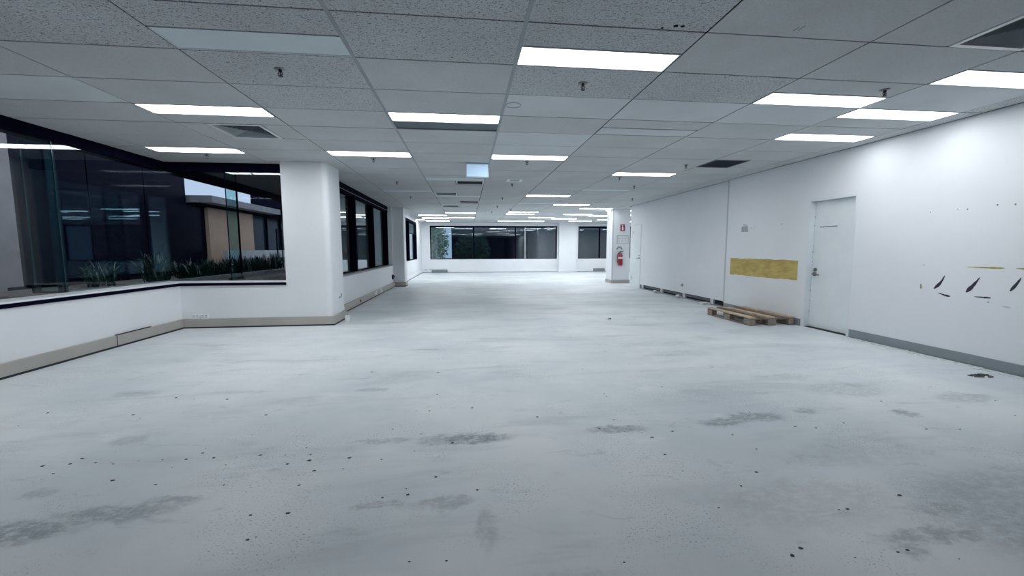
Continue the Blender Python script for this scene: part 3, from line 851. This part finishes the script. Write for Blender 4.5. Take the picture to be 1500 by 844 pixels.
obj('hose', MB().tube([(-0.02, 0, 0.46), (-0.08, 0, 0.45), (-0.115, 0, 0.36), (-0.115, 0, 0.18), (-0.10, 0, 0.10)], 0.013), 'black', t, smooth=True)
obj('bracket', MB().box(-0.03, 0.03, 0.06, 0.088, 0.30, 0.46), 'metal', t)
t = thing('extinguisher_marker', 'grey and white disc marker just above the extinguisher', 'sign', (5.56, PY, 1.24))
obj('disc', MB().prism([(0.13 * math.cos(i * math.pi / 12), 0.13 * math.sin(i * math.pi / 12)) for i in range(24)], -0.006, 0.0, 'y'), 'paper', t)
obj('arc_print', MB().prism([(0.12 * math.cos(i * math.pi / 14), 0.12 * math.sin(i * math.pi / 14)) for i in range(15)] + [(0.055 * math.cos(i * math.pi / 14), 0.055 * math.sin(i * math.pi / 14)) for i in range(14, -1, -1)], -0.008, -0.006, 'y'), 'paper_grey', t)
t = thing('fire_sign', 'red extinguisher location sign with a white bottle symbol', 'sign', (5.665, PY, 2.03))
obj('plate', MB().box(-0.085, 0.085, -0.006, 0, -0.125, 0.125), 'red', t, bevel=0.001)
obj('bottle_symbol', MB().prism([(-0.028, -0.09), (0.028, -0.09), (0.028, 0.035), (0.012, 0.06), (0.012, 0.09), (-0.03, 0.10), (-0.03, 0.085), (-0.012, 0.075), (-0.012, 0.06), (-0.028, 0.035)], -0.008, -0.006, 'y'), 'paper', t)
t = thing('notice_board', 'white framed notice with small grey print below the red sign', 'notice', (5.675, PY, 1.60))
obj('board', MB().box(-0.20, 0.20, -0.006, 0, -0.135, 0.135), 'paper', t)
obj('frame', MB().box(-0.215, 0.215, -0.01, 0, 0.135, 0.155).box(-0.215, 0.215, -0.01, 0, -0.147, -0.135).box(-0.215, -0.20, -0.01, 0, -0.135, 0.135).box(0.20, 0.215, -0.01, 0, -0.135, 0.135), 'paper_grey', t)
pr = MB()
for i in range(7):
    for k in range(3):
        x = -0.17 + k * 0.12
        pr.box(x, x + random.uniform(0.05, 0.09), -0.0075, -0.006, 0.10 - i * 0.033, 0.107 - i * 0.033)
obj('print_lines', pr, 'grey_plastic', t)

# ------------------------------------------------------------------ right wall: adhesive, holes, plates
def blob(cy, cz, hw, hh, n=44, amp=0.03, skew=0.0):
    pts = []
    per = []
    m = n // 4
    for i in range(m): per.append((-hw + 2 * hw * i / m, hh))
    for i in range(m // 3): per.append((hw, hh - 2 * hh * i / (m // 3)))
    for i in range(m): per.append((hw - 2 * hw * i / m, -hh))
    for i in range(m // 3): per.append((-hw, -hh + 2 * hh * i / (m // 3)))
    return [(cy + a + random.uniform(-1, 1) * amp * 0.4, cz + b + skew * a + random.uniform(-1, 1) * amp) for a, b in per]
tag(obj('adhesive_patch', MB().prism(blob(7.01, 0.905, 0.865, 0.165, 80, 0.007), XR - 0.004, XR - 0.0005, 'x'), 'patch'),
    'wide mustard yellow adhesive patch on the wall above the pallet', 'adhesive patch')

def swoosh(y0, z0, y1, z1, w, bend=0.3):
    """tapering torn streak from a pointed tip to a fat foot"""
    n = 9; L, R = [], []
    dy, dz = y1 - y0, z1 - z0; ln = math.hypot(dy, dz); ny, nz = -dz / ln, dy / ln
    for i in range(n + 1):
        t = i / n
        k = bend * w * math.sin(math.pi * t)
        ww = w * (t ** 0.8) * (1 - max(0, t - 0.75) * 3.2) * 0.5 + 0.002
        ww *= random.uniform(0.85, 1.15)
        py, pz = y0 + dy * t + ny * k, z0 + dz * t + nz * k
        L.append((py + ny * ww, pz + nz * ww)); R.append((py - ny * ww, pz - nz * ww))
    return L + R[::-1]
MARKS = [
    ('adhesive_smear', swoosh(4.06, 0.955, 4.155, 0.795, 0.042, -0.3), 'smear', 'thick black torn adhesive streak nearest the door, upright'),
    ('adhesive_smear', swoosh(3.74, 0.955, 3.845, 0.785, 0.045, -0.1), 'smear', 'black torn adhesive streak, upright, under the longer ochre line'),
    ('adhesive_smear', swoosh(3.415, 0.975, 3.485, 0.835, 0.035, -0.1), 'smear', 'thin dark torn streak, upright, closest to the picture edge'),
    ('adhesive_smear', swoosh(4.11, 0.752, 3.99, 0.722, 0.022, 0.2), 'smear', 'short dark flat streak below the streak nearest the door'),
    ('adhesive_smear', swoosh(3.77, 0.745, 3.63, 0.747, 0.018, 0.0), 'smear', 'dark flat streak below the middle upright streak'),
    ('adhesive_smear', swoosh(3.86, 1.062, 3.55, 1.062, 0.022, 0.0), 'smear_y', 'long ochre line above the black streaks'),
    ('adhesive_smear', swoosh(3.46, 1.064, 3.30, 1.062, 0.03, 0.0), 'smear_y', 'short ochre line cut by the right picture edge'),
    ('adhesive_smear', swoosh(4.30, 0.84, 4.29, 0.78, 0.03, 0.0), 'smear_y', 'tiny ochre drip left of the black streaks'),
    ('adhesive_smear', swoosh(4.30, 1.07, 4.27, 1.065, 0.012, 0.0), 'seam', 'tiny grey scuff above the ochre drip'),
    ('adhesive_smear', swoosh(3.54, 0.675, 3.47, 0.665, 0.016, 0.0), 'seam', 'faint grey scuff below the streaks'),
]
for nme, poly, mat, lab in MARKS:
    tag(obj(nme, MB().prism(poly, XR - 0.002, XR, 'x'), mat), lab, 'adhesive mark', 'torn adhesive marks on the right wall')
HOLE = 'tiny dark screw hole in the row high above the black streaks'
for (y, z, r, lab, grp) in ((4.27, 1.69, .006, HOLE, 1), (4.0, 1.70, .006, HOLE, 1), (3.91, 1.69, .008, HOLE, 1), (3.66, 1.71, .009, HOLE, 1), (3.52, 1.70, .008, HOLE, 1),
                            (6.55, 1.69, .009, 'lone screw hole between the switch plate and the near door', 0), (7.30, 1.66, .008, 'screw hole nearest to the torn switch plate', 0),
                            (7.22, 1.67, .008, 'second screw hole beside the torn switch plate', 0), (3.65, 0.70, .007, 'small dark hole below the flat black streaks', 0)):
    tag(obj('screw_hole', MB().lathe([(0, -0.0015), (r, -0.0015), (r, 0.0)], (XR, y, z), 8, 'x'), 'slot'), lab, 'hole', 'row of screw holes' if grp else None)
t = thing('wall_switch', 'small grey torn switch plate on the wall above the mustard patch', 'switch plate', (XR, 7.49, 1.665))
obj('plate', MB().prism([(-0.085, -0.075), (0.085, -0.07), (0.08, 0.03), (-0.07, 0.035)], -0.012, 0, 'x'), 'grey_plastic', t)
obj('paper_scrap', MB().prism([(-0.05, 0.035), (0.04, 0.03), (0.05, 0.085), (-0.03, 0.08)], -0.004, 0, 'x'), 'seam', t)
t = thing('wall_outlet', 'tiny grey outlet low on the far stretch of right wall', 'outlet', (XRF, 9.85, 0.33))
obj('plate', MB().box(-0.008, 0, -0.05, 0.05, -0.03, 0.03), 'grey_plastic', t)
obj('switch', MB().box(-0.014, -0.008, -0.04, -0.01, -0.02, 0.05), 'paper_grey', t)

# ------------------------------------------------------------------ pallet
PXa, PXb, PYa, PYb = 4.60, 5.40, 6.10, 7.28
t = thing('pallet', 'weathered wooden pallet lying against the right wall', 'pallet', (PXa, PYa, 0))
PW, PL = PXb - PXa, PYb - PYa
for i, (x, ww) in enumerate(((0.0, 0.105), (0.18, 0.09), (0.35, 0.10), (0.53, 0.09), (PW - 0.105, 0.105))):
    obj('deck_board', MB().box(x, x + ww, 0, PL, 0.122, 0.144), 'wood_gap_shade' if i % 2 else 'wood', t, bevel=0.003)
for y in (0.0, PL / 2 - 0.0725, PL - 0.145):
    obj('cross_board', MB().box(0, PW, y, y + 0.145, 0.100, 0.122), 'wood_dk', t, bevel=0.002)  # dark wood deepens the shade seen through the deck gaps
for x, ww in ((0.0, 0.10), (PW / 2 - 0.0725, 0.145), (PW - 0.10, 0.10)):
    obj('bottom_board', MB().box(x, x + ww, 0, PL, 0.0, 0.022), 'wood_dk', t, bevel=0.002)
    for y in (0.0, PL / 2 - 0.0725, PL - 0.145):
        obj('block', MB().box(x, x + ww, y, y + 0.145, 0.022, 0.100), 'wood_block', t, bevel=0.003)

# plaster offcuts along the open wall foot
for (x, y, s, rz, tilt, lab) in ((5.36, 8.62, 0.115, 0.3, 0.0, 'white plaster offcut lying flat just behind the pallet'),
                                 (5.38, 9.80, 0.085, 0.5, 0.5, 'white plaster offcut leaning at the wall foot, middle of three'),
                                 (5.38, 11.02, 0.10, 0.2, 0.3, 'white plaster offcut at the wall foot, farthest of three')):
    o = tag(obj('plaster_offcut', MB().prism([(-s, -s * 0.6), (s * 0.8, -s * 0.7), (s, s * 0.5), (-s * 0.6, s * 0.8)], 0, 0.055, 'z'), 'plaster_lump', bevel=0.008), lab, 'offcut', 'plaster offcuts by the right wall')
    o.location = (x, y, 0.0 + abs(math.sin(tilt)) * s * 0.5); o.rotation_euler = (0, tilt, rz)

# fuzzy scrap and grit on the slab
def scrap(name, x, y, r, h, n, lab, mat='lint'):
    m = MB()
    for i in range(n):
        a = random.uniform(0, 6.28); q = r * random.random() ** 0.6
        px, py = 1.5 * q * math.cos(a), 0.7 * q * math.sin(a)
        s = random.uniform(0.15, 0.33) * r
        hh = h * random.uniform(0.4, 1.0) * (1 - 0.5 * q / r)
        k = random.uniform(0, 6.28)
        poly = [(px + s * math.cos(k + j * 1.57) * random.uniform(.6, 1.2), py + s * math.sin(k + j * 1.57) * random.uniform(.6, 1.2)) for j in range(4)]
        m.prism(poly, 0.0, hh, 'z')
    return tag(obj(name, m, mat, loc=(x, y, 0)), lab, 'scrap')
scrap('fuzzy_scrap', 5.05, 3.38, 0.07, 0.03, 26, 'dark fuzzy scrap on the floor beside the right skirting')
scrap('grit_lump', 2.55, 7.0, 0.03, 0.03, 8, 'small dark grit lump on the floor in front of the open wall foot', 'debris')

def unproj(px, py):
    d = fw + r2 * ((px - 750) / F_PX) + u2 * ((422 - py) / F_PX)
    k = -CAM_Z / d.z
    return d.x * k, d.y * k
GRIT = [(27,624),(70,605),(205,613),(195,608),(258,583),(284,585),(333,585),(390,608),(370,637),(120,672),(140,678),(103,680),(78,694),(63,683),(164,678),(166,680),(203,675),(238,674),(252,685),(301,657),(297,664),(313,671),(331,681),(273,673),(347,670),(382,667),(418,667),(449,656),(455,666),(453,675),(421,680),(328,711),(438,711),(165,704),(228,710),(422,752),(375,787),(363,791),(367,755),
 (610,602),(629,602),(575,629),(617,636),(607,661),(663,649),(559,673),(512,671),(503,687),(638,699),(595,716),(597,725),(560,729),(699,718),(654,822),(787,611),(885,577),(888,581),(899,615),(878,628),(600,823),(955,641),(940,634),(985,632),(1061,627),(1073,637),(1108,658),(1165,625),(1195,627),(1236,620),(1291,588),(1406,629),(1487,609),(1000,690),(1053,744),(1229,747),(1241,746),(1318,726),(1086,712),(974,666),(1108,692),(1160,814),(1315,809),(1329,806),(1172,803),(1253,817),(970,567),(991,580),(1098,604),(545,545),(642,546),(853,541),(921,533),(970,567),(648,525),(930,467),(640,578),(692,598),(914,824),(1405,819),(460,690),(1357,629),(1458,587)]
m = MB()
for (px, py) in GRIT:
    x, y = unproj(px, py)
    s = random.uniform(0.003, 0.009) * (0.75 + 0.10 * y)
    k = random.uniform(0, 6.28)
    poly = [(x + s * 1.5 * math.cos(k + j * 1.2566) * random.uniform(.6, 1.2), y + s * math.sin(k + j * 1.2566) * random.uniform(.6, 1.2)) for j in range(5)]
    m.prism(poly, 0.0, s * random.uniform(0.15, 0.35), 'z')
tag(obj('floor_grit', m, 'debris'), 'scattered dark grit crumbs on the bare concrete', 'grit', kind='stuff')
m = MB()   # dust ridge left where the skirting meets the slab on the right
for i in range(150):
    y = random.uniform(1.8, 5.0); x = XR - 0.015 - random.uniform(0, 0.11) ** 1.0
    s = random.uniform(0.006, 0.02)
    m.prism([(x - s, y - s * 1.6), (x + s * 0.6, y - s), (x + s, y + s * 1.5), (x - s * 0.7, y + s)], 0, s * 0.4, 'z')
tag(obj('plaster_crumbs', m, 'plaster_lump'), 'pale plaster crumbs along the right skirting', 'crumbs', kind='stuff')

# sockets at the left
for (x, lab) in ((-4.375, 'white double socket box at the window corner, left one'), (-4.245, 'white double socket box at the window corner, right one')):
    t = thing('socket_box', lab, 'socket', (x, YR - 0.035, 0.155), group='socket boxes on the left skirting')
    obj('box', MB().box(-0.058, 0.058, -0.001, 0.034, 0.0, 0.068), 'white_plastic', t, bevel=0.004)
    for dx in (-0.028, 0.028):
        obj('switch', MB().box(dx - 0.008, dx + 0.008, -0.005, -0.001, 0.045, 0.060), 'grey_plastic', t)
        obj('pin_slot', MB().box(dx - 0.012, dx - 0.007, -0.002, -0.001, 0.015, 0.03).box(dx + 0.007, dx + 0.012, -0.002, -0.001, 0.015, 0.03), 'paper_grey', t)
t = thing('loose_socket', 'white socket block dangling on a short cable at the pillar foot', 'socket', (-2.13, 7.42, 0.0))
obj('block', MB().box(-0.035, 0.035, -0.03, 0.03, 0.0, 0.10), 'white_plastic', t, bevel=0.006)
obj('cable', MB().tube([(0, 0, 0.10), (-0.005, 0.01, 0.16), (-0.04, 0.03, 0.19), (-0.09, 0.04, 0.17)], 0.008), 'grey_plastic', t, smooth=True)
t = thing('cable_stub', 'grey cable stub poking from the near pillar side', 'cable', (-2.26, 7.45, 0.42))
obj('wire', MB().tube([(0, 0, 0), (0.03, 0, 0.01), (0.045, -0.02, 0.05), (0.05, -0.02, 0.08)], 0.008), 'paper_grey', t, smooth=True)
obj('grommet', MB().lathe([(0, 0.006), (0.02, 0.006), (0.022, 0)], (0, 0, 0), 10, 'x'), 'grey_plastic', t)
t = thing('wall_plug', 'black plug adaptor low on the wall by the second pillar', 'plug', (XC, 13.95, 0.36))
obj('body', MB().box(0, 0.05, -0.08, 0.08, -0.09, 0.06), 'black', t, bevel=0.01)
obj('plug_head', MB().box(0.05, 0.085, -0.04, 0.03, -0.03, 0.03), 'black', t, bevel=0.006)
t = thing('cable_knockout', 'black round knockout on the corridor skirting duct', 'knockout', (XC + 0.05, 9.6, 0.09))
obj('rim', MB().lathe([(0, 0.012), (0.03, 0.012), (0.034, 0)], (0, 0, 0), 14, 'x'), 'black', t)
obj('centre', MB().lathe([(0, 0.016), (0.012, 0.016), (0.012, 0.01)], (0, 0, 0), 10, 'x'), 'slot', t)
for (y, lab) in ((11.2, 'white socket on the corridor skirting duct, nearer one'), (11.9, 'white socket on the corridor skirting duct, farther one')):
    t = thing('duct_socket', lab, 'socket', (XC + 0.05, y, 0.10), group='sockets on the corridor duct')
    obj('plate', MB().box(0, 0.012, -0.10, 0.10, -0.05, 0.05), 'white_plastic', t, bevel=0.003)
    obj('switch', MB().box(0.012, 0.016, -0.05, -0.02, -0.01, 0.03), 'paper_grey', t)
for (x0, x1, lab) in ((-1.9, -1.05, 'grey floor register under the left pane of the far window'), (7.1, 7.75, 'grey floor register under the smaller far window')):
    t = thing('floor_register', lab, 'register', (x0, YFAR - 0.05, 0))
    obj('body', MB().box(0, x1 - x0, -0.02, 0.02, 0.02, 0.17), 'slot', t)
    for i in range(4):
        obj('louvre', MB().box(0.02, x1 - x0 - 0.02, -0.026, -0.02, 0.035 + i * 0.034, 0.05 + i * 0.034), 'grey_plastic', t)
for (x, lab) in ((-2.2, 'small white box on the far skirting, left one'), (-1.95, 'small white box on the far skirting, right one')):
    t = thing('skirting_box', lab, 'socket', (x, YFAR - 0.03, 0.14))
    obj('box', MB().box(-0.07, 0.07, -0.04, 0.03, 0, 0.08), 'white_plastic', t, bevel=0.01)
    obj('lid', MB().box(-0.06, 0.06, -0.045, -0.04, 0.01, 0.07), 'seam', t)

# ------------------------------------------------------------------ outside
struct('ground_outside', MB().box(-40, -5.0, -25, 60, -0.3, 0.30).box(-5.0, 45, YFAR + 0.3, 60, -0.3, 0.0), 'pave', 'grey paved court outside the windows', 'ground')
struct('planter_strip', MB().box(-6.0, -5.0, -4, 16.5, 0.30, 0.57), 'soil', 'strip of brown soil just outside the left window', 'ground')
struct('planter_bed', MB().box(-7.9, -6.14, 6.9, 16.5, 0.30, 0.57), 'soil', 'planted soil bed beyond the low kerb', 'ground')
struct('kerb_outside', MB().box(-6.14, -6.0, 6.9, 16.5, 0.30, 0.645), 'kerb', 'low concrete kerb between the planted bed and the window', 'kerb')
struct('eave_outside', MB().box(-6.25, -4.99, YB, 17.5, 2.86, 3.2), 'soffit', 'dark projecting eave over the left window', 'eave')
struct('wall_outside', MB().box(-5.0, XCG - 0.06, 12.5, 14.7, 0.3, 3.2), 'pier', 'outer wall closing the light court beside the corridor windows', 'wall')

t = thing('office_wing', 'dark glazed office wing with brown pier across the court', 'building', (-9.0, 9.3, 0.3))
obj('pier', MB().box(-1.5, 0.0, -4.0, 0.0, 0, 6.0), 'pier', t)
for i in range(9):  # windows and back wall here: unseen extension, added to block reflected sky
    obj('window', MB().box(-0.12, -0.05, -7.45 - i * 3.5, -4.0 - i * 3.5, 0.235, 6.0), 'dark_glass', t)
obj('back_wall', MB().box(-1.5, -0.12, -36.0, -4.0, 0, 6.0), 'dark_glass', t)
obj('base_wall', MB().box(-1.5, -0.05, 0.0, 5.2, 0, 0.14), 'pier', t)
obj('ledge', MB().box(-0.2, 0.10, -0.30, 5.2, 0.14, 0.235), 'frame', t)
for i in range(3):
    a = 0.0 + i * 1.735
    obj('window', MB().box(-0.12, -0.05, a, a + 1.70, 0.235, 6.0), 'dark_glass', t)
obj('window_bar', MB().box(-0.1, -0.02, 0.72, 0.95, 0.235, 6.0), 'teal_glass', t)
obj('back_wall', MB().box(-1.5, -0.12, 0.0, 5.2, 0.14, 6.0), 'dark_glass', t)

t = thing('terracotta_building', 'low building with terracotta wall under a concrete canopy', 'building', (-9.0, 14.55, 0.3))
obj('wall', MB().box(-3.0, 0.0, 0.95, 3.95, 0, 2.45), 'terracotta', t)
obj('canopy', MB().box(-3.0, 0.55, 0.25, 5.3, 2.55, 2.78), 'slab', t)
obj('fascia', MB().box(-3.0, 0.1, 0.4, 5.2, 2.45, 2.55), 'frame', t)
obj('glazing', MB().box(-3.0, -0.1, 3.95, 14.0, 0, 2.45), 'teal_glass', t)
obj('side_glazing', MB().box(-3.0, -0.12, 0.0, 0.95, 0, 2.45), 'dark_glass', t)
for y in (5.2, 6.6, 8.0):
    obj('mullion', MB().box(-0.1, -0.02, y, y + 0.06, 0, 2.45), 'frame', t)
obj('roof_block', MB().box(-0.85, 0.9, 5.6, 14.0, 2.45, 4.4), 'soffit', t)
t = thing('low_garden_wall', 'pale low wall with dark posts before the terracotta building', 'wall', (-8.45, 14.9, 0.3))
obj('parapet', MB().box(-0.15, 0, 0.6, 5.5, 0.62, 0.95), 'low_wall', t)
obj('plinth', MB().box(-0.12, -0.03, 0.6, 5.5, 0.0, 0.62), 'pier', t)
for y in (4.4, 4.9):
    obj('post', MB().box(-0.02, 0.03, y, y + 0.05, 0.0, 1.9), 'frame', t)

def strap_plant(x, y, h, n, lab):
    t = thing('strap_leaf_plant', lab, 'plant', (x, y, 0.57), group='strap-leaved plants outside the left window')
    for mat, cnt in (('leaf', n), ('leaf_highlight', max(6, n // 7))):
        m = MB()
        for i in range(cnt):
            a = random.uniform(0, 6.28); ln = h * random.uniform(0.6, 1.15); lean = random.uniform(0.25, 1.0); wd = random.uniform(0.010, 0.020)
            bx, by = random.uniform(-.16, .16), random.uniform(-.22, .22)
            base_z = random.uniform(0, 0.35) * h if mat == 'leaf_highlight' else random.uniform(0, 0.2) * h
            pts = []
            for k in range(6):
                s = k / 5
                rad = ln * lean * 0.58 * (s ** 1.4)
                z = base_z + ln * (s - 0.55 * lean * s ** 2.6)
                pts.append((bx + rad * math.cos(a), by + rad * math.sin(a), max(0.0, z), wd * (1 - s ** 2) + 0.002))
            nx, ny = -math.sin(a), math.cos(a)
            vs = []
            for (px, py, pz, ww) in pts:
                vs += [(px - nx * ww, py - ny * ww, pz + ww * 0.3), (px, py, pz), (px + nx * ww, py + ny * ww, pz + ww * 0.3)]
            fs = []
            for k in range(5):
                fs += [(k * 3, k * 3 + 1, k * 3 + 4, k * 3 + 3), (k * 3 + 1, k * 3 + 2, k * 3 + 5, k * 3 + 4)]
            m.add(vs, fs)
        obj('foliage' if mat == 'leaf' else 'highlight_leaves', m, mat, t)
    st = MB()
    for i in range(5):
        a = random.uniform(0, 6.28)
        st.tube([(0.08 * math.cos(a), 0.1 * math.sin(a), 0), (0.12 * math.cos(a), 0.14 * math.sin(a), h * 0.45)], 0.012, 6)
    obj('stems', st, 'bark', t)
for (x, y, h, n, lab) in ((-6.95, 8.55, 0.48, 130, 'strap-leaved plant at the near end of the bed, before the dark glass'),
                          (-6.62, 9.50, 0.66, 230, 'tallest dark strap-leaved plant in the bed, second from the near end'),
                          (-6.60, 10.42, 0.46, 150, 'low strap-leaved plant beside the tallest one'),
                          (-6.55, 11.25, 0.50, 170, 'strap-leaved plant before the terracotta wall, left of the glass fin'),
                          (-6.50, 12.05, 0.52, 170, 'strap-leaved plant right behind the slim glass fin'),
                          (-6.50, 12.90, 0.54, 140, 'strap-leaved plant before the pale low wall'),
                          (-6.50, 13.70, 0.56, 140, 'second last strap-leaved plant towards the near pillar'),
                          (-6.50, 14.65, 0.58, 140, 'last strap-leaved plant towards the near pillar')):
    strap_plant(x, y, h, n, lab)

# beyond the far window: a pale tree, dark foliage and a dark block
def tree(name, x, y, h, r, n, mat, lab, zc):
    t = thing(name, lab, 'tree', (x, y, 0.0))
    obj('trunk', MB().tube([(0, 0, 0), (0.05, 0.02, h * 0.35), (-0.03, 0, h * 0.6), (0.05, 0.03, h * 0.85)], 0.09, 8), 'bark', t)
    m = MB()
    for i in range(n):
        u = Vector((random.gauss(0, 1), random.gauss(0, 1), random.gauss(0, 1))).normalized() * random.random() ** 0.4
        p = Vector((u.x * r, u.y * r * 0.8, zc + u.z * zc * 0.85))
        a = Vector((random.gauss(0, 1), random.gauss(0, 1), random.gauss(0, 0.6))).normalized()
        b = a.orthogonal().normalized()
        s = random.uniform(0.05, 0.12)
        m.add([p - a * s, p + b * s * 0.45, p + a * s, p - b * s * 0.45], [(0, 1, 2, 3)])
    obj('crown', m, mat, t)
tree('court_tree', -2.0, 25.0, 3.6, 0.95, 2600, 'tree_leaf', 'pale green tree outside the left pane of the far window', 1.7)
tree('dark_shrub', 0.35, 25.6, 2.6, 1.15, 1800, 'leaf', 'dark green shrub behind the left pane of the far window', 1.25)
t = thing('dark_block', 'dark teal glazed block behind the far window', 'building', (-1.0, 27.5, 0))
obj('wall', MB().box(0.0, 14, 0.06, 2.0, 0, 4.35), 'teal_glass', t)
for i in range(6):
    obj('window', MB().box(0.1 + i * 2.3, 2.2 + i * 2.3, 0.0, 0.06, 0.5, 2.2), 'dark_glass', t)
obj('roof', MB().box(-0.2, 14.2, -0.2, 2.2, 4.35, 4.5), 'slab', t)
